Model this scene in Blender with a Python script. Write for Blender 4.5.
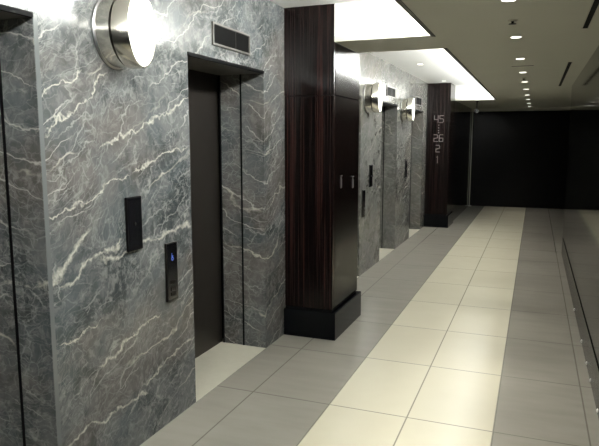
import bpy, bmesh, math, random
from mathutils import Vector, Matrix
random.seed(7)
for o in list(bpy.data.objects): bpy.data.objects.remove(o)
S = bpy.context.scene
COL = S.collection
PI = math.pi

# ------------------------------------------------------------------ camera
EYE = 1.65
fw = Vector((536.0-299.5, 223.0-140.0, -600.0)).normalized()   # corridor direction seen by the camera
up = Vector((0, 1, -fw.y/fw.z)).normalized()
rt = fw.cross(up)
cam_data = bpy.data.cameras.new('camera')
cam = bpy.data.objects.new('camera', cam_data); COL.objects.link(cam)
m = Matrix(((rt.x, rt.y, rt.z), (fw.x, fw.y, fw.z), (up.x, up.y, up.z))).to_4x4()
m.translation = Vector((0, 0, EYE))
cam.matrix_world = m
cam_data.sensor_width = 36.0
cam_data.lens = 36.0*600.0/599.0
cam_data.clip_start = 0.02
S.camera = cam

# ------------------------------------------------------------------ world, exposure
w = bpy.data.worlds.new('world'); S.world = w; w.use_nodes = True
w.node_tree.nodes['Background'].inputs[0].default_value = (0.6, 0.65, 0.7, 1)
w.node_tree.nodes['Background'].inputs[1].default_value = 0.02
S.view_settings.view_transform = 'Standard'
S.view_settings.look = 'None'
S.view_settings.gamma = 1
S.view_settings.use_curve_mapping = False
S.view_settings.exposure = 0.0
COVE_NEAR = 50.0      # luminous cove strips in the two ceiling trays
COVE_FAR = 46.0
DOWNLIGHT_W = 105.0
DOWNLIGHT_TRAY_W = 22.0

# ------------------------------------------------------------------ dimensions
WX = -1.93            # face of the marble wall
DX = -2.31            # plane of the elevator doors
CX = -1.505           # corridor face of the wooden columns
RX = 0.435            # face of the dark right wall
HC = 2.41             # corridor ceiling
HT = 2.695            # tray ceiling
TX = -0.76            # corridor edge of the trays
YB, YF = -1.5, 15.7
HD = 2.157            # underside of the door headers
DOORS = [(0.90, 1.96), (3.135, 4.20), (5.87, 6.93), (7.96, 8.92), (10.05, 11.09)]
C1 = (4.60, 5.34); C2 = (11.52, 12.20)

# ------------------------------------------------------------------ helpers
def box(bm, x0, x1, y0, y1, z0, z1):
    vs = [bm.verts.new((x, y, z)) for z in (z0, z1) for y in (y0, y1) for x in (x0, x1)]
    for f in ((0,2,3,1), (4,5,7,6), (0,1,5,4), (2,6,7,3), (0,4,6,2), (1,3,7,5)):
        bm.faces.new([vs[i] for i in f])

def ring_loft(bm, rings, cap0=True, cap1=True, closed=False):
    R = [[bm.verts.new(p) for p in r] for r in rings]
    n = len(R[0])
    pairs = list(zip(R[:-1], R[1:]))
    if closed: pairs.append((R[-1], R[0]))
    for a, b in pairs:
        for i in range(n):
            bm.faces.new((a[i], a[(i+1) % n], b[(i+1) % n], b[i]))
    if not closed:
        if cap0: bm.faces.new(list(reversed(R[0])))
        if cap1: bm.faces.new(R[-1])

def ell_x(x, ry, rz, n=64, cy=0, cz=0):     # ellipse ring facing +X
    return [(x, cy+ry*math.cos(2*PI*i/n), cz+rz*math.sin(2*PI*i/n)) for i in range(n)]

def circ_z(z, r, n=40, cx=0, cy=0):
    return [(cx+r*math.cos(2*PI*i/n), cy+r*math.sin(2*PI*i/n), z) for i in range(n)]

def obj(name, bm, mat, parent=None, bevel=0, smooth=False):
    bmesh.ops.recalc_face_normals(bm, faces=bm.faces)
    me = bpy.data.meshes.new(name); bm.to_mesh(me); bm.free()
    if mat: me.materials.append(mat)
    o = bpy.data.objects.new(name, me); COL.objects.link(o)
    if parent is not None: o.parent = parent
    if smooth:
        for p in me.polygons: p.use_smooth = len(p.vertices) <= 4
        md = o.modifiers.new('edges', 'EDGE_SPLIT'); md.split_angle = math.radians(35)
    if bevel:
        md = o.modifiers.new('bevel', 'BEVEL'); md.width = bevel; md.segments = 2; md.limit_method = 'ANGLE'
    return o

def boxes(name, lst, mat, parent=None, bevel=0):
    bm = bmesh.new()
    for b in lst: box(bm, *b)
    return obj(name, bm, mat, parent, bevel)

def struct(o): o['kind'] = 'structure'; return o

def tag(o, label, cat, group=None):
    o['label'] = label; o['category'] = cat
    if group: o['group'] = group
    return o

def thing(name, loc, label, cat, group=None):
    o = bpy.data.objects.new(name, None); COL.objects.link(o); o.location = loc
    o.empty_display_size = 0.1
    return tag(o, label, cat, group)

def dup(root, loc, label):
    r = root.copy(); COL.objects.link(r); r.location = loc; r['label'] = label
    for ch in list(root.children):
        c = ch.copy(); COL.objects.link(c); c.parent = r
        for g in list(ch.children):
            d = g.copy(); COL.objects.link(d); d.parent = c
    return r

# ------------------------------------------------------------------ materials
class NT:
    def __init__(s, name):
        s.m = bpy.data.materials.new(name); s.m.use_nodes = True
        s.t = s.m.node_tree; s.n = s.t.nodes; s.l = s.t.links
        s.b = s.n['Principled BSDF']
    def new(s, typ, **kw):
        n = s.n.new(typ)
        for k, v in kw.items(): setattr(n, k, v)
        return n
    def put(s, sock, v):
        if isinstance(v, bpy.types.NodeSocket): s.l.new(v, sock)
        elif v is not None: sock.default_value = v
    def math(s, op, a, b=None, c=None, clamp=False):
        n = s.new('ShaderNodeMath', operation=op); n.use_clamp = clamp
        s.put(n.inputs[0], a)
        if b is not None: s.put(n.inputs[1], b)
        if c is not None: s.put(n.inputs[2], c)
        return n.outputs[0]
    def mix(s, f, a, b, blend='MIX'):
        n = s.new('ShaderNodeMix', data_type='RGBA', blend_type=blend)
        s.put(n.inputs[0], f)
        s.put(n.inputs[6], a if isinstance(a, bpy.types.NodeSocket) else (*a, 1) if len(a) == 3 else a)
        s.put(n.inputs[7], b if isinstance(b, bpy.types.NodeSocket) else (*b, 1) if len(b) == 3 else b)
        return n.outputs[2]
    def ramp(s, f, lo, hi, smooth=True):
        n = s.new('ShaderNodeMapRange')
        n.interpolation_type = 'SMOOTHSTEP' if smooth else 'LINEAR'
        s.put(n.inputs[0], f); n.inputs[1].default_value = lo; n.inputs[2].default_value = hi
        return n.outputs[0]
    def pos(s): return s.new('ShaderNodeNewGeometry').outputs['Position']
    def noise(s, v, scale, detail=3, rough=.5, dist=0, out=0):
        n = s.new('ShaderNodeTexNoise'); s.put(n.inputs['Vector'], v)
        n.inputs['Scale'].default_value = scale; n.inputs['Detail'].default_value = detail
        n.inputs['Roughness'].default_value = rough; n.inputs['Distortion'].default_value = dist
        return n.outputs[out]
    def mapping(s, v, loc=(0,0,0), rot=(0,0,0), scl=(1,1,1)):
        n = s.new('ShaderNodeMapping'); s.put(n.inputs[0], v)
        n.inputs[1].default_value = loc; n.inputs[2].default_value = rot; n.inputs[3].default_value = scl
        return n.outputs[0]
    def vmath(s, op, a, b):
        n = s.new('ShaderNodeVectorMath', operation=op)
        s.put(n.inputs[0], a); s.put(n.inputs[1], b); return n.outputs[0]
    def scale(s, v, k):
        n = s.new('ShaderNodeVectorMath', operation='SCALE'); s.put(n.inputs[0], v); n.inputs[3].default_value = k
        return n.outputs[0]

def plain(name, col, rough=.5, metal=0, spec=.5, emit=None, strength=0, coat=0):
    t = NT(name); b = t.b
    b.inputs['Base Color'].default_value = (*col, 1); b.inputs['Roughness'].default_value = rough
    b.inputs['Metallic'].default_value = metal; b.inputs['Specular IOR Level'].default_value = spec
    b.inputs['Coat Weight'].default_value = coat
    if emit:
        b.inputs['Emission Color'].default_value = (*emit, 1); b.inputs['Emission Strength'].default_value = strength
    # slight procedural variation of the gloss
    nz = t.noise(t.pos(), 9, 3)
    r = t.new('ShaderNodeMapRange'); t.put(r.inputs[0], nz)
    r.inputs[3].default_value = max(0.0, rough*.85); r.inputs[4].default_value = min(1, rough*1.15)
    t.put(b.inputs['Roughness'], r.outputs[0])
    return t.m

VEINS = [(1.977, 1.835, 2.236, 1.964, 0.009), (1.976, 1.683, 2.159, 1.773, 0.009), (2.159, 1.773, 2.392, 1.943, 0.008), (2.312, 1.603, 2.885, 1.788, 0.011), (2.885, 1.788, 3.108, 1.900, 0.014), (1.964, 1.313, 2.571, 1.487, 0.009), (2.571, 1.487, 3.105, 1.621, 0.010), (2.261, 0.546, 2.797, 0.705, 0.011), (2.297, 1.062, 2.752, 1.115, 0.017), (2.752, 1.115, 3.128, 1.150, 0.016), (2.011, 0.266, 2.171, 0.277, 0.017), (2.171, 0.277, 2.611, 0.274, 0.012), (2.586, 0.313, 2.809, 0.375, 0.010), (2.809, 0.375, 3.106, 0.431, 0.011), (1.971, 1.028, 2.252, 1.239, 0.021), (2.004, 0.998, 2.493, 1.154, 0.013), (2.009, 0.745, 2.278, 0.793, 0.006), ]
def marble():
    t = NT('grey_veined_marble'); p = t.pos()
    warp = t.scale(t.vmath('SUBTRACT', t.noise(p, 1.7, 4, .6, out=1), (.5, .5, .5)), .30)
    pw = t.vmath('ADD', p, warp)
    fine = t.scale(t.vmath('SUBTRACT', t.noise(p, 9, 4, .6, out=1), (.5, .5, .5)), .05)
    pw2 = t.vmath('ADD', pw, fine)
    # coordinates lying along the bedding, which rises about 22 degrees along the wall
    bed = t.mapping(t.mapping(pw2, rot=(math.radians(-24), 0, 0)), scl=(.75, .62, 2.6))
    cross = t.mapping(t.mapping(pw2, rot=(math.radians(-58), 0, 0)), loc=(3, 1, 7), scl=(.8, .8, 2.6))
    def vein(v, sc, width, seedloc, det=2):
        n = t.noise(t.mapping(v, loc=seedloc), sc, det, .5)
        d = t.math('ABSOLUTE', t.math('SUBTRACT', n, .5))
        return t.math('SUBTRACT', 1, t.ramp(d, 0, width))
    m1 = t.ramp(t.noise(bed, 1.3, 2), .46, .62)
    m2 = t.ramp(t.noise(t.mapping(p, loc=(5, 5, 5)), 2.3, 2), .46, .6)
    def plane_vein(v, ang, freq, wob, wsc, width, seed):
        # long veins following a tilted bedding plane, wandering but never closing on themselves
        q = t.mapping(v, rot=(math.radians(-ang), 0, 0))
        sp = t.new('ShaderNodeSeparateXYZ'); t.put(sp.inputs[0], q)
        n = t.noise(t.mapping(v, loc=seed, scl=(1, 1, 1.4)), wsc, 5, .55)
        u = t.math('ADD', t.math('MULTIPLY', t.math('ADD', sp.outputs[2], t.math('MULTIPLY', sp.outputs[0], .35)), freq), t.math('MULTIPLY', n, wob))
        d = t.math('ABSOLUTE', t.math('SUBTRACT', t.math('FRACT', u), .5))
        wv = t.math('MULTIPLY', t.noise(t.mapping(v, loc=seed), 4, 2), width*2)
        return t.math('SUBTRACT', 1, t.math('DIVIDE', d, wv), clamp=True)
    def crackle(v, sc, width):
        n = t.new('ShaderNodeTexVoronoi', feature='DISTANCE_TO_EDGE'); t.put(n.inputs['Vector'], v); n.inputs['Scale'].default_value = sc
        return t.math('SUBTRACT', 1, t.ramp(n.outputs['Distance'], 0, width))
    mB = t.ramp(t.noise(t.mapping(p, loc=(8, 3, 2)), 1.7, 3), .47, .58)
    mC = t.ramp(t.noise(t.mapping(p, loc=(1, 9, 6)), 3.1, 3), .50, .60)
    v1 = t.math('MULTIPLY', plane_vein(p, 22, 2.6, 1.3, 1.5, .023, (0, 0, 0)), m1)
    v2 = t.math('MULTIPLY', plane_vein(p, 28, 6.5, 2.2, 2.2, .034, (7, 1, 3)), mB)
    v3 = t.math('MULTIPLY', t.math('MAXIMUM', plane_vein(p, 60, 5.0, 2.4, 2.4, .04, (2, 6, 9)), plane_vein(p, 34, 11, 3.2, 3, .06, (5, 2, 2))), mC)
    v4 = crackle(bed, 7.5, .035)
    v5 = t.math('MULTIPLY', crackle(cross, 13, .05), m2)
    base = t.noise(pw, 3.2, 8, .72)
    mott = t.noise(pw2, 21, 6, .75)
    tone = t.noise(bed, .8, 2)
    c = t.mix(t.ramp(base, .36, .64), (.034, .041, .043), (.130, .137, .137))
    c = t.mix(t.math('MULTIPLY', t.ramp(mott, .48, .62), .55), c, (.24, .24, .235))
    c = t.mix(t.math('MULTIPLY', t.ramp(tone, .45, .62), .45), c, (.135, .115, .10))
    c = t.mix(t.math('MULTIPLY', t.ramp(t.noise(t.mapping(pw2, loc=(4, 4, 9)), 2.4, 3), .5, .66), .45), c, (.075, .092, .10))
    c = t.mix(t.math('MULTIPLY', v4, .16), c, (.38, .39, .38))
    c = t.mix(t.math('MULTIPLY', v5, .3), c, (.36, .37, .36))
    c = t.mix(t.math('MULTIPLY', v3, .4), c, (.45, .45, .43))
    c = t.mix(t.math('MULTIPLY', v2, .6), c, (.50, .48, .45))
    c = t.mix(t.math('MULTIPLY', v1, .7), c, (.55, .52, .45))
    spy = t.new('ShaderNodeSeparateXYZ'); t.put(spy.inputs[0], p)
    warm = t.math('MULTIPLY', t.math('GREATER_THAN', spy.outputs[1], 5.0), .35)      # the slabs past the column are a warmer batch
    c = t.mix(warm, c, (.17, .157, .13))
    # the strongest individual veins of the slabs between the first two openings
    wob = t.scale(t.vmath('SUBTRACT', t.noise(p, 6, 4, .6, out=1), (.5, .5, .5)), .19)
    sp = t.new('ShaderNodeSeparateXYZ'); t.put(sp.inputs[0], t.vmath('ADD', p, wob))
    tot = None
    for ya, za, yb, zb, wd in VEINS:
        L = math.hypot(yb-ya, zb-za); cs, sn = (yb-ya)/L, (zb-za)/L
        k = -(ya*cs+za*sn); k2 = ya*sn-za*cs
        al = t.math('ADD', t.math('MULTIPLY_ADD', sp.outputs[1], cs, k), t.math('MULTIPLY', sp.outputs[2], sn))
        ac = t.math('ABSOLUTE', t.math('ADD', t.math('MULTIPLY_ADD', sp.outputs[1], -sn, k2), t.math('MULTIPLY', sp.outputs[2], cs)))
        out = t.math('MAXIMUM', 0, t.math('SUBTRACT', t.math('ABSOLUTE', t.math('SUBTRACT', al, L/2)), L*.42))
        v = t.math('SUBTRACT', 1, t.math('ADD', t.math('DIVIDE', ac, t.math('MULTIPLY', t.noise(p, 9, 3), wd*1.9)), t.math('DIVIDE', out, .06)), clamp=True)
        tot = v if tot is None else t.math('MAXIMUM', tot, v)
    rag = t.ramp(t.noise(pw2, 26, 4, .7), .3, .6)
    c = t.mix(t.math('MULTIPLY', tot, t.math('MULTIPLY_ADD', rag, .75, .2)), c, (.50, .48, .42))
    t.put(t.b.inputs['Base Color'], c)
    t.b.inputs['Roughness'].default_value = .16
    t.b.inputs['Specular IOR Level'].default_value = .32
    return t.m

def floor_mat():
    t = NT('limestone_floor_tiles'); p = t.pos()
    sp = t.new('ShaderNodeSeparateXYZ'); t.put(sp.inputs[0], p)
    X, Y = sp.outputs[0], sp.outputs[1]
    ky = t.math('DIVIDE', t.math('SUBTRACT', Y, 3.41), .885)
    fy = t.math('FRACT', ky)
    dy = t.math('MULTIPLY', t.math('MINIMUM', fy, t.math('SUBTRACT', 1, fy)), .885)
    iy = t.math('FLOOR', ky)
    jx = None; ix = None
    for x0 in (-1.66, -1.13, -.64, -.145, .36, 1.5, 2.0):
        d = t.math('ABSOLUTE', t.math('SUBTRACT', X, x0))
        s_ = t.math('GREATER_THAN', X, x0)
        jx = d if jx is None else t.math('MINIMUM', jx, d)
        ix = s_ if ix is None else t.math('ADD', ix, s_)
    j = t.math('MINIMUM', jx, dy)
    joint = t.math('SUBTRACT', 1, t.ramp(j, .003, .0055))
    cream = t.math('MULTIPLY', t.math('GREATER_THAN', X, -1.13), t.math('LESS_THAN', X, -.145))
    cv = t.new('ShaderNodeCombineXYZ'); t.put(cv.inputs[0], ix); t.put(cv.inputs[1], iy)
    wn = t.new('ShaderNodeTexWhiteNoise'); t.put(wn.inputs[0], cv.outputs[0])
    r = wn.outputs[0]
    grain = t.noise(t.mapping(p, loc=(0, 0, .61), scl=(1.2, 5, 1)), 2.2, 4, .5)
    cloud = t.noise(t.mapping(p, loc=(0, 0, .37)), 4, 3, .5)
    g = t.mix(grain, (.26, .245, .21), (.36, .34, .295))
    g = t.mix(t.math('MULTIPLY', r, .5), g, (.30, .275, .235))
    k = t.mix(cloud, (.70, .66, .51), (.77, .73, .58))
    k = t.mix(t.math('MULTIPLY', r, .4), k, (.66, .61, .47))
    c = t.mix(cream, g, k)
    c = t.mix(t.math('MULTIPLY', joint, .7), c, (.12, .105, .085))
    t.put(t.b.inputs['Base Color'], c)
    rr = t.new('ShaderNodeMapRange'); t.put(rr.inputs[0], cloud); rr.inputs[3].default_value = .235; rr.inputs[4].default_value = .265
    t.put(t.b.inputs['Roughness'], rr.outputs[0])
    bp = t.new('ShaderNodeBump'); bp.inputs['Strength'].default_value = .3; bp.inputs['Distance'].default_value = .002
    t.put(bp.inputs['Height'], t.math('SUBTRACT', 1, joint)); t.put(t.b.inputs['Normal'], bp.outputs[0])
    return t.m

def cream_mat():
    t = NT('cream_stone'); p = t.pos()
    c = t.mix(t.noise(p, 14, 6, .7), (.56, .53, .43), (.68, .65, .54))
    t.put(t.b.inputs['Base Color'], c); t.b.inputs['Roughness'].default_value = .3
    return t.m

def wood():
    t = NT('macassar_ebony_veneer'); p = t.pos()
    s1 = t.noise(t.mapping(p, scl=(60, 60, .35)), 1, 3, .6)
    s2 = t.noise(t.mapping(p, loc=(3, 1, 0), scl=(150, 150, .9)), 1, 2, .5)
    c = t.mix(t.ramp(s1, .5, .66), (.0015, .001, .001), (.020, .0075, .0065))
    c = t.mix(t.math('MULTIPLY', t.ramp(s2, .5, .75), .5), c, (.042, .02, .017))
    t.put(t.b.inputs['Base Color'], c)
    t.b.inputs['Roughness'].default_value = .22
    t.b.inputs['Specular IOR Level'].default_value = .25; t.b.inputs['Coat Roughness'].default_value = .1
    return t.m

def ceil_mat():
    t = NT('ceiling_paint'); p = t.pos()
    c = t.mix(t.noise(p, 1.5, 3), (.57, .57, .49), (.63, .63, .54))
    t.put(t.b.inputs['Base Color'], c); t.b.inputs['Roughness'].default_value = .55
    return t.m

M_MARBLE = marble(); M_FLOOR = floor_mat(); M_CREAM = cream_mat(); M_WOOD = wood(); M_CEIL = ceil_mat()
M_TRAY = plain('tray_white_paint', (.80, .80, .77), .6)
M_SHADOWGAP = plain('dark_metal_edge', (.07, .07, .055), .4, .3)
M_LACQ = plain('black_lacquer', (.003, .003, .0035), .1, 0, .15)
M_LACQ_BASE = plain('black_stone_plinth', (.003, .0035, .0045), .16, 0, .12)
M_RWALL = plain('dark_glass_panelling', (.006, .0065, .0055), .06, 0, .2)
M_SKIRT = plain('grey_polished_skirting', (.02, .021, .019), .2, 0, .35)
M_BLACK = plain('matt_black', (.003, .003, .0035), .6, 0, .08)
M_BRONZE = plain('dark_bronze_metal', (.055, .048, .042), .38, .75)
M_SOFFIT = plain('grey_bronze_soffit', (.12, .115, .105), .45, .5)
M_CHROME = plain('polished_nickel', (.66, .64, .58), .17, 1)
M_DARKM = plain('dark_groove_metal', (.02, .018, .016), .3, .8)
M_STEEL = plain('brushed_steel', (.42, .42, .42), .3, 1)
M_BGLASS = plain('black_glass', (.005, .005, .006), .12)
M_OPAL = plain('glowing_opal_glass', (.9, .9, .88), .4, 0, .5, (1.0, .98, .92), 1.1)
M_LED = plain('downlight_lens', (.9, .9, .9), .4, 0, .5, (1.0, .96, .86), 4.0)
M_COVE1 = plain('cove_tube_near', (.9, .9, .9), .5, 0, .5, (.985, 1.0, .965), COVE_NEAR)
M_COVE2 = plain('cove_tube_far', (.9, .9, .9), .5, 0, .5, (.985, 1.0, .965), COVE_FAR)
M_BLUE = plain('blue_lit_symbol', (.02, .03, .1), .4, 0, .5, (.12, .25, 1.0), .4)
M_DIGIT = plain('satin_metal_digits', (.20, .17, .17), .4, .3)
M_CEILTRIM = plain('ceiling_fitting_white', (.5, .48, .4), .4)
M_LANT = plain('smoked_lantern_glass', (.006, .006, .006), .6, 0, 0.03)
M_POST = plain('grey_metal_post', (.45, .44, .38), .4, .2)
M_FAR = plain('far_black_partition', (.002, .002, .0025), .25, 0, .12)

# ------------------------------------------------------------------ structure
struct(boxes('floor', [(DX-.3, 3.2, YB-.5, YF+.3, -.12, 0)], M_FLOOR))

# marble wall with openings
segs = []
edges = [YB-.5] + [v for d in DOORS for v in d] + [YF+.1]
for i in range(0, len(edges), 2):
    segs.append((DX, WX, edges[i], edges[i+1], 0, HT+.02))
for a, b in DOORS:
    segs.append((DX, WX, a, b, HD, HT+.02))
struct(boxes('wall_left', segs, M_MARBLE))
struct(boxes('wall_behind_doors', [(DX-.3, DX-.06, YB-.5, YF+.1, 0, HT+.02)], M_BLACK)).name = 'wall_shaft'
struct(boxes('wall_right', [(RX, RX+.12, YB-.5, 9.5, .262, HC)], M_RWALL))
struct(boxes('baseboard_right', [(RX-.004, RX+.1, YB-.5, 9.47, 0, .238)], M_SKIRT))
struct(boxes('trim_1', [(RX+.012, RX+.1, YB-.5, 9.46, .238, .262)], M_BLACK))
struct(boxes('wall_recess', [(3.1, 3.2, 9.3, YF+.1, 0, HC), (RX+.12, 3.1, 9.3, 9.42, 0, HC)], M_FAR))
struct(boxes('wall_far', [(CX, 3.2, YF, YF+.12, 0, HC)], M_FAR))
struct(boxes('trim_4', [(CX, 3.1, YF-.25, YF-.001, 2.345, HC-.001)], M_CEIL))
struct(boxes('wall_back', [(DX-.3, RX+.12, YB-.62, YB-.5, 0, HT+.1)], M_RWALL))
struct(boxes('wall_left_end', [(WX, CX, C2[1]+.002, YF+.1, 0, HC)], M_LACQ)).name = 'wall_left_end'

# ceiling with its two sunk trays
T1 = (YB, C1[0]); T2 = (5.26, 12.17)
ceil = [(TX, 3.2, YB-.5, YF+.3, HC, HC+.04),
        (CX, TX, T1[1], T2[0], HC, HC+.04),
        (WX, TX, T2[1], YF+.3, HC, HC+.04),
        (WX, TX, YB-.5, T1[0], HC, HC+.04)]
struct(boxes('ceiling', ceil, M_CEIL))
tray = []
for a, b in (T1, T2):
    tray += [(WX, TX+.04, a, b, HT, HT+.04),
             (TX, TX+.04, a, b, HC+.04, HT)]
tray += [(CX, TX+.04, T1[1], T1[1]+.03, HC+.04, HT), (CX, TX+.04, T2[0]-.03, T2[0], HC+.04, HT),
         (WX, TX+.04, T2[1], T2[1]+.03, HC+.04, HT), (WX, TX+.04, T1[0]-.03, T1[0], HC+.04, HT)]
struct(boxes('ceiling_tray', tray, M_TRAY))
# dark metal edge along the tray openings
struct(boxes('trim_2', [(TX+.004, TX+.032, T1[0], T1[1]+.02, HC-.006, HC), (TX+.004, TX+.032, T2[0], T2[1]+.01, HC-.006, HC)], M_SHADOWGAP))

# luminous cove tubes on the corridor side of each tray
c = boxes('cove_light', [(TX-.035, TX-.005, T1[0]+.05, T1[1]-.05, HC+.09, HC+.2)], M_COVE1, bevel=.008)
tag(c, 'long glowing cove strip inside the nearer sunken ceiling tray', 'cove light', 'cove strips in the ceiling trays')
c = boxes('cove_light', [(TX-.035, TX-.005, T2[0]+.05, T2[1]-.05, HC+.09, HC+.2)], M_COVE2, bevel=.008)
tag(c, 'long glowing cove strip inside the farther ceiling tray with two downlights', 'cove light', 'cove strips in the ceiling trays')

# ------------------------------------------------------------------ elevator doors
def door(n, a, b):
    r = bpy.data.objects.new('door_%d' % n, None); COL.objects.link(r); r.location = (DX, a, 0)
    r['kind'] = 'structure'
    def part(name, lst, mat, bev=0):
        return boxes(name, [(x0-DX, x1-DX, y0-a, y1-a, z0, z1) for x0, x1, y0, y1, z0, z1 in lst], mat, r, bev)
    mid = (a+b)/2
    part('door_leaf', [(DX-.05, DX-.012, a-.02, mid-.002, .004, HD+.02)], M_BRONZE)
    part('door_leaf', [(DX-.05, DX-.02, mid+.002, b+.02, .004, HD+.02)], M_BRONZE)
    part('soffit', [(DX, WX-.012, a+.001, b-.001, HD-.012, HD-.0005)], M_SOFFIT)
    part('header_edge', [(WX-.012, WX+.006, a, b, HD-.014, HD+.006)], M_BLACK)
    part('threshold', [(DX-.04, WX, a+.001, b-.001, .0003, .003)], M_CREAM)
    part('jamb_seam', [(-2.130, -2.117, b-.004, b+.002, .003, HD-.012), (-2.139, -2.129, a-.002, a+.004, .003, HD-.012)], M_BLACK)
    part('jamb_seam', [(DX, DX+.012, b-.006, b+.002, .003, HD-.012), (DX, DX+.012, a-.002, a+.006, .003, HD-.012)], M_BLACK)
for i, (a, b) in enumerate(DOORS): door(i+1, a, b)

# polished arris beside the nearest opening and slab joints
struct(boxes('trim_3', [(WX-.002, WX+.0015, 1.962, 1.985, 0, HD)], plain('pale_arris', (.12, .13, .13), .16)))

# ------------------------------------------------------------------ wooden columns
def column(yy, label):
    a, b = yy
    t = thing('wooden_column', (WX, a, 0), label, 'column', 'ebony veneer columns on the marble wall')
    W = CX-WX; L = b-a
    zt = HT-.002
    zj = 2.003
    bm = bmesh.new(); box(bm, .002, W, 0, L, .25, zj-.003); obj('veneer_body', bm, M_WOOD, t, .003)
    bm = bmesh.new(); box(bm, .002, W, 0, .03, zj+.003, zt); box(bm, .002, W, .03, L, zj+.003, HC-.002 if a < 6 else zt)
    obj('upper_panel', bm, M_WOOD, t)
    bm = bmesh.new(); box(bm, .004, W-.006, .006, L-.006, .232, .25); box(bm, .004, W-.006, .006, L-.006, zj-.003, zj+.003)
    obj('shadow_joint', bm, M_BLACK, t)
    bm = bmesh.new(); box(bm, .002, W+.035, -.03, L+.03, 0, .232); obj('plinth', bm, M_LACQ_BASE, t, .003)
    bm = bmesh.new(); box(bm, W, W+.002, .035, L-.004, .252, zj-.004)
    obj('lacquered_side', bm, M_SIDE, t)
    bm = bmesh.new(); box(bm, W, W+.002, .035, L-.004, zj+.004, HC-.004); obj('lacquered_side', bm, M_SIDE, t)
    return t
M_SIDE = plain('dark_brown_lacquer', (.006, .004, .0035), .15, 0, .07)
col1 = column(C1, 'near tall dark striped ebony column on black plinth beside second elevator')
col2 = column(C2, 'far dark ebony column with floor numbers 45, 26, 2 and 1 on its face')

# floor numbers on the far column (strokes on a small grid: x 0..1, z 0..1)
GL = {'4': [((0,1),(0,.45)), ((0,.45),(1,.45)), ((1,1),(1,0))],
      '5': [((1,1),(0,1)), ((0,1),(0,.55)), ((0,.55),(.8,.55)), ((.8,.55),(1,.4)), ((1,.4),(1,.15)), ((1,.15),(.8,0)), ((.8,0),(0,0))],
      '2': [((0,1),(.8,1)), ((.8,1),(1,.85)), ((1,.85),(1,.55)), ((1,.55),(.1,.45)), ((0,.45),(0,0)), ((0,0),(1,0))],
      '6': [((1,1),(.2,1)), ((.2,1),(0,.85)), ((0,.85),(0,0)), ((0,0),(1,0)), ((1,0),(1,.5)), ((1,.5),(0,.5))],
      '1': [((.3,.85),(.5,1)), ((.5,1),(.5,0))]}
def glyph(bm, ch, x0, z0, w, h, y):
    s = .0062
    for (a, b) in GL[ch]:
        p = Vector((x0+a[0]*w, z0+a[1]*h)); q = Vector((x0+b[0]*w, z0+b[1]*h))
        d = (q-p).normalized(); n = Vector((-d.y, d.x))*s; e = d*s
        pts = [p-e+n, p-e-n, q+e-n, q+e+n]
        ring_loft(bm, [[(v.x, y, v.y) for v in pts], [(v.x, y-.006, v.y) for v in pts]])
def number(txt, cx, cz, h=.125, w=.068, gap=.03):
    bm = bmesh.new(); tot = len(txt)*w+(len(txt)-1)*gap
    for i, ch in enumerate(txt):
        glyph(bm, ch, cx-tot/2+i*(w+gap)-WX, cz-h/2, w, h, 0)
    obj('floor_number', bm, M_DIGIT, col2)
NX = -1.705
number('45', NX, 2.035)
number('26', NX, 1.685)
number('2', NX-.005, 1.49)
number('1', NX-.005, 1.285)
bm = bmesh.new()
for z in (1.925, 1.875, 1.825, 1.785): box(bm, NX-WX-.009, NX-WX+.009, -.006, 0, z-.009, z+.009)
obj('dots', bm, M_DIGIT, col2)

# small bright steel marks built on the near column's lacquered side
def mark(y, z, label):
    t = thing('metal_mark', (CX+.002, y, z), label, 'mark', 'small metal marks on the near column')
    bm = bmesh.new(); box(bm, 0, .003, -.007, .007, -.05, .045); obj('back_plate', bm, M_STEEL, t, .002)
    bm = bmesh.new(); box(bm, .003, .010, -.004, .004, -.045, .03); box(bm, .003, .010, -.014, .014, .05, .056)
    obj('raised_bar', bm, M_STEEL, t, .002)
    return t
p1 = mark(4.80, 1.30, 'small metal pull on column side, the nearer of two')
dup(p1, (CX+.002, 5.15, 1.275), 'small metal pull on column side, nearer the far edge')

# ------------------------------------------------------------------ wall sconces
def sconce(loc, label):
    t = thing('wall_sconce', loc, label, 'wall lamp', 'round drum sconces on the marble wall')
    Z = .172
    bm = bmesh.new(); ring_loft(bm, [ell_x(0, .156, Z), ell_x(.012, .158, Z+.002), ell_x(.016, .152, Z-.003)]); obj('back_plate', bm, M_STEEL, t, smooth=True)
    bm = bmesh.new(); ring_loft(bm, [ell_x(.016, .148, Z-.004), ell_x(.085, .139, Z-.004)]); obj('drum', bm, M_CHROME, t, smooth=True)
    bm = bmesh.new(); ring_loft(bm, [ell_x(.085, .127, Z-.014), ell_x(.097, .127, Z-.014)]); obj('groove', bm, M_DARKM, t, smooth=True)
    bm = bmesh.new(); ring_loft(bm, [ell_x(.097, .138, Z+.004), ell_x(.166, .111, Z+.004), ell_x(.170, .108, Z+.001), ell_x(.170, .104, Z-.004), ell_x(.16, .104, Z-.004)]); obj('front_ring', bm, M_CHROME, t, smooth=True)
    bm = bmesh.new()
    ring_loft(bm, [ell_x(.158, .103, Z-.006), ell_x(.168, .103, Z-.006), ell_x(.170, .095, Z-.018), ell_x(.172, .06, .09), ell_x(.173, .02, .03)]); obj('opal_disc', bm, M_OPAL, t, smooth=True)
    return t
s1 = sconce((WX, 2.465, 2.165), 'big nearest round drum sconce with glowing white face above black panels')
dup(s1, (WX, 7.17, 2.15), 'middle round sconce glowing on marble past the near ebony column')
dup(s1, (WX, 9.28, 2.11), 'small farthest round sconce on marble before the numbered column')

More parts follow.
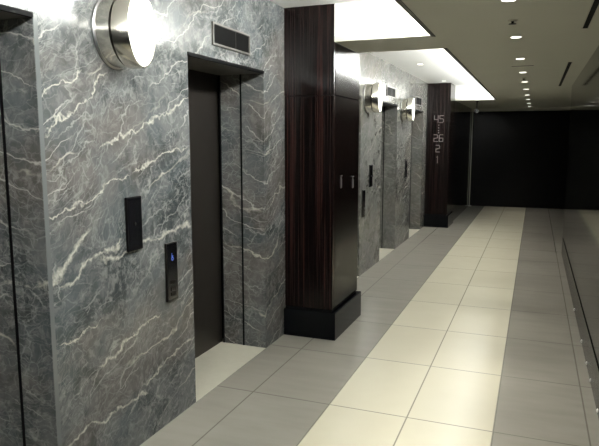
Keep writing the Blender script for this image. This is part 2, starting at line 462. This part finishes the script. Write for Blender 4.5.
# ------------------------------------------------------------------ panels beside the elevators
def indicator(y, label):
    t = thing('hall_indicator', (WX, y, 1.22), label, 'indicator panel', 'black indicator panels under the sconces')
    bm = bmesh.new(); box(bm, 0, .014, -.062, .062, -.14, .14); obj('housing', bm, M_BLACK, t, .003)
    bm = bmesh.new(); box(bm, .014, .016, -.055, .055, -.132, .132); obj('glass_face', bm, M_BGLASS, t)
    bm = bmesh.new(); ring_loft(bm, [ell_x(.016, .008, .008, 20), ell_x(.018, .007, .007, 20)]); obj('sensor', bm, M_DARKM, t)
    return t
i1 = indicator(2.562, 'blank black indicator panel nearest, below the big sconce')
dup(i1, (WX, 7.405, 1.20), 'blank black indicator panel just past the near ebony column')
dup(i1, (WX, 9.62, 1.19), 'blank black indicator panel between the two far elevators')

def call_panel(y, z, label):
    t = thing('call_panel', (WX, y, z), label, 'call panel', 'slim black call panels beside elevators')
    bm = bmesh.new(); box(bm, 0, .012, -.057, .057, -.17, .17); obj('housing', bm, M_DARKM, t, .003)
    bm = bmesh.new(); box(bm, .012, .014, -.050, .050, -.163, .163); obj('glass_face', bm, M_BGLASS, t)
    bm = bmesh.new()      # small lit symbol: figure in a wheelchair outline, a stroke and a loop
    ring_loft(bm, [ell_x(.0142, .011, .011, 24, 0, .075), ell_x(.0150, .011, .011, 24, 0, .075), ell_x(.0150, .006, .006, 24, 0, .075), ell_x(.0142, .006, .006, 24, 0, .075)], closed=True)
    box(bm, .0142, .0150, -.008, -.003, .08, .108); box(bm, .0142, .0150, -.004, .008, .088, .093)
    obj('lit_symbol', bm, M_BLUE, t)
    for z_ in (-.06, -.10, -.13):
        bm = bmesh.new(); box(bm, .014, .017, -.022, .022, z_-.011, z_+.011); obj('button', bm, M_DARKM, t, .001)
    return t
k1 = call_panel(2.895, .898, 'black call panel with blue symbol beside the second elevator')
k2 = dup(k1, (WX, 7.075, .88), 'narrow call panel seen edge-on just past the near column')
for ch in list(k2.children):
    if ch.name.startswith('lit_symbol'): bpy.data.objects.remove(ch)

def lantern(y, label, wd=.53):
    t = thing('direction_lantern', (WX, y, 2.315), label, 'lantern panel', 'framed lantern panels above the elevators')
    h = wd/2
    bm = bmesh.new()
    def rr(x, s): return [(x, -h+s, -.07+s), (x, h-s, -.07+s), (x, h-s, .07-s), (x, -h+s, .07-s)]
    ring_loft(bm, [rr(0, 0), rr(.012, 0), rr(.012, .013), rr(.002, .014)], closed=False, cap0=True, cap1=False)
    obj('steel_frame', bm, M_SOFFIT, t)
    bm = bmesh.new(); box(bm, 0.001, .004, -h+.012, h-.012, -.058, .058); obj('dark_glass', bm, M_LANT, t)
    bm = bmesh.new(); box(bm, .004, .0055, .05, .058, -.058, .058); obj('divider', bm, M_DARKM, t)
    return t
l1 = lantern(3.69, 'framed dark lantern panel above the second elevator doorway')
dup(l1, (WX, 8.46, 2.315), 'framed dark lantern panel above elevator past the middle sconce')
dup(l1, (WX, 10.60, 2.315), 'small dark lantern panel above the farthest elevator doorway')

# ------------------------------------------------------------------ ceiling fittings
def spot(name, loc, watts, size=1.1, col=(1, .975, .88)):
    d = bpy.data.lights.new(name, 'SPOT'); d.energy = watts; d.spot_size = size; d.spot_blend = 1.0
    d.shadow_soft_size = .045; d.color = col
    o = bpy.data.objects.new(name, d); COL.objects.link(o); o.location = loc
    return o
def downlight(loc, label, group):
    t = thing('downlight', loc, label, 'ceiling light', group)
    bm = bmesh.new()
    ring_loft(bm, [circ_z(0, .055), circ_z(-.002, .054), circ_z(-.003, .046), circ_z(-.001, .038)], cap1=False)
    obj('trim_ring', bm, M_CEILTRIM, t, smooth=True)
    bm = bmesh.new(); ring_loft(bm, [circ_z(-.001, .038), circ_z(-.003, .036)]); obj('lens', bm, M_LED, t, smooth=True)
    return t
ys = [1.18, 2.41, 3.60, 4.89, 6.18, 7.41, 8.62, 9.85, 11.1, 12.35, 13.6, 14.9]
words = ['second', 'third', 'fourth', 'fifth', 'sixth', 'seventh', 'eighth', 'ninth', 'tenth']
d0 = None
for i, y in enumerate(ys):
    if y < 3:
        lab = 'round recessed downlight %s above the viewer' % ('just ahead of the one' if i else 'directly')
    else:
        k = i-2
        lab = 'round recessed downlight nearest the viewer, cut by photo top' if k == 0 else \
              'farthest recessed downlight in the row before the black wall' if k == 9 else \
              'round recessed corridor downlight, %s nearest in the row' % words[k-1]
    loc = (-.177, y, HC)
    if d0 is None: d0 = downlight(loc, lab, 'row of downlights in the corridor ceiling')
    else: dup(d0, loc, lab)
    spot('downlight_beam', (-.177, y, HC-.012), DOWNLIGHT_W*(1.35 if 3 < y < 4 else 1.0 if y < 5.5 else .62 if y < 10 else .34))
tr = downlight((-1.555, 8.59, HT), 'downlight in the far tray, the nearer of its pair', 'downlights inside the farther ceiling tray')
dup(tr, (-1.58, 11.14, HT), 'downlight in the far tray close to the numbered column')
for y, x in ((8.59, -1.555), (11.14, -1.58)):
    spot('downlight_beam', (x, y, HT-.012), DOWNLIGHT_TRAY_W)

def diffuser(y0, y1, label):
    t = thing('linear_diffuser', (.275, y0, HC), label, 'air diffuser', 'black linear air slots by right wall')
    L = y1-y0
    bm = bmesh.new(); box(bm, -.016, .016, 0, L, -.002, 0); obj('slot', bm, M_BLACK, t)
    bm = bmesh.new(); box(bm, -.023, -.016, -.01, L+.01, -.003, 0); box(bm, .016, .023, -.01, L+.01, -.003, 0)
    obj('frame', bm, M_CEILTRIM, t)
diffuser(3.55, 4.68, 'nearer black slot diffuser in ceiling at top right')
diffuser(6.62, 9.45, 'farther black slot diffuser in ceiling along the right wall')

def sprinkler(y, label):
    t = thing('sprinkler', (-.177, y, HC), label, 'sprinkler', 'ceiling sprinklers between downlights')
    bm = bmesh.new(); ring_loft(bm, [circ_z(0, .032, 24), circ_z(-.006, .03, 24), circ_z(-.009, .016, 24)]); obj('rose', bm, M_CEILTRIM, t, smooth=True)
    bm = bmesh.new(); ring_loft(bm, [circ_z(-.009, .009, 16), circ_z(-.024, .007, 16)]); obj('stem', bm, M_DARKM, t, smooth=True)
    bm = bmesh.new(); ring_loft(bm, [circ_z(-.024, .024, 20), circ_z(-.027, .024, 20)]); obj('deflector', bm, M_DARKM, t)
    return t
q = sprinkler(4.2, 'small dark sprinkler head in ceiling, nearest of the two')
dup(q, (-.177, 8.08, HC), 'small dark sprinkler head in ceiling, farther one')
t = tag(boxes('ceiling_slot', [(-.275, -.06, 6.76, 6.80, HC-.003, HC)], M_SHADOWGAP), 'narrow dark crosswise slot in ceiling between two downlights', 'ceiling slot')

t = thing('security_camera', (-1.12, 12.5, HC), 'small dark camera hanging under ceiling beyond far light tray', 'security camera')
bm = bmesh.new(); ring_loft(bm, [circ_z(0, .035, 24), circ_z(-.012, .033, 24)]); obj('mount', bm, M_BLACK, t)
bm = bmesh.new(); ring_loft(bm, [circ_z(-.012, .012, 16), circ_z(-.15, .012, 16)]); obj('stem', bm, M_BLACK, t, smooth=True)
bm = bmesh.new(); ring_loft(bm, [[(-.045*s, y, -.19+.04*c_) for s, c_ in [(math.cos(a*PI/8), math.sin(a*PI/8)) for a in range(16)]] for y in (-.07, .07)]); obj('body', bm, M_SOFFIT, t, .005)
bm = bmesh.new(); ring_loft(bm, [[(.028*math.cos(a*PI/10), y, -.19+.028*math.sin(a*PI/10)) for a in range(20)] for y in (-.07, -.078)]); obj('lens', bm, M_BGLASS, t)

# ------------------------------------------------------------------ far left metal post
t = thing('metal_post', (-1.485, 15.55, 0), 'slim grey vertical metal post before the black far wall', 'post')
bm = bmesh.new(); box(bm, -.011, .011, -.011, .011, .02, HC); obj('upright', bm, M_POST, t, .004)
bm = bmesh.new(); box(bm, -.045, .045, -.045, .045, 0, .02); obj('foot_plate', bm, M_POST, t, .003)

# added beads imitating downlight glints along the foot of the right skirting
st = None
for i, y in enumerate((3.88, 4.38, 4.72, 5.25, 6.24)):
    lab = ['nearest shiny stud at foot of right skirting', 'second nearest added glint bead at foot of right skirting',
           'middle added glint bead at foot of right skirting', 'fourth added glint bead at foot of right skirting',
           'farthest added glint bead at foot of right skirting'][i]
    if st is None:
        bm = bmesh.new()
        ring_loft(bm, [[(-r_*1.0, .013*math.cos(2*PI*k/20)*s_, .013*math.sin(2*PI*k/20)*s_) for k in range(20)] for r_, s_ in ((0, 1), (.004, .9), (.007, .5))])
        st = obj('glint_bead', bm, plain('glint_bead_metal', (.95, .95, .9), .3, .3), None, smooth=True)
        tag(st, lab, 'stud', 'small added glint beads on the right skirting'); st.location = (RX-.004, y, .02)
    else:
        s = st.copy(); COL.objects.link(s); s.location = (RX-.004, y, .02); s['label'] = lab
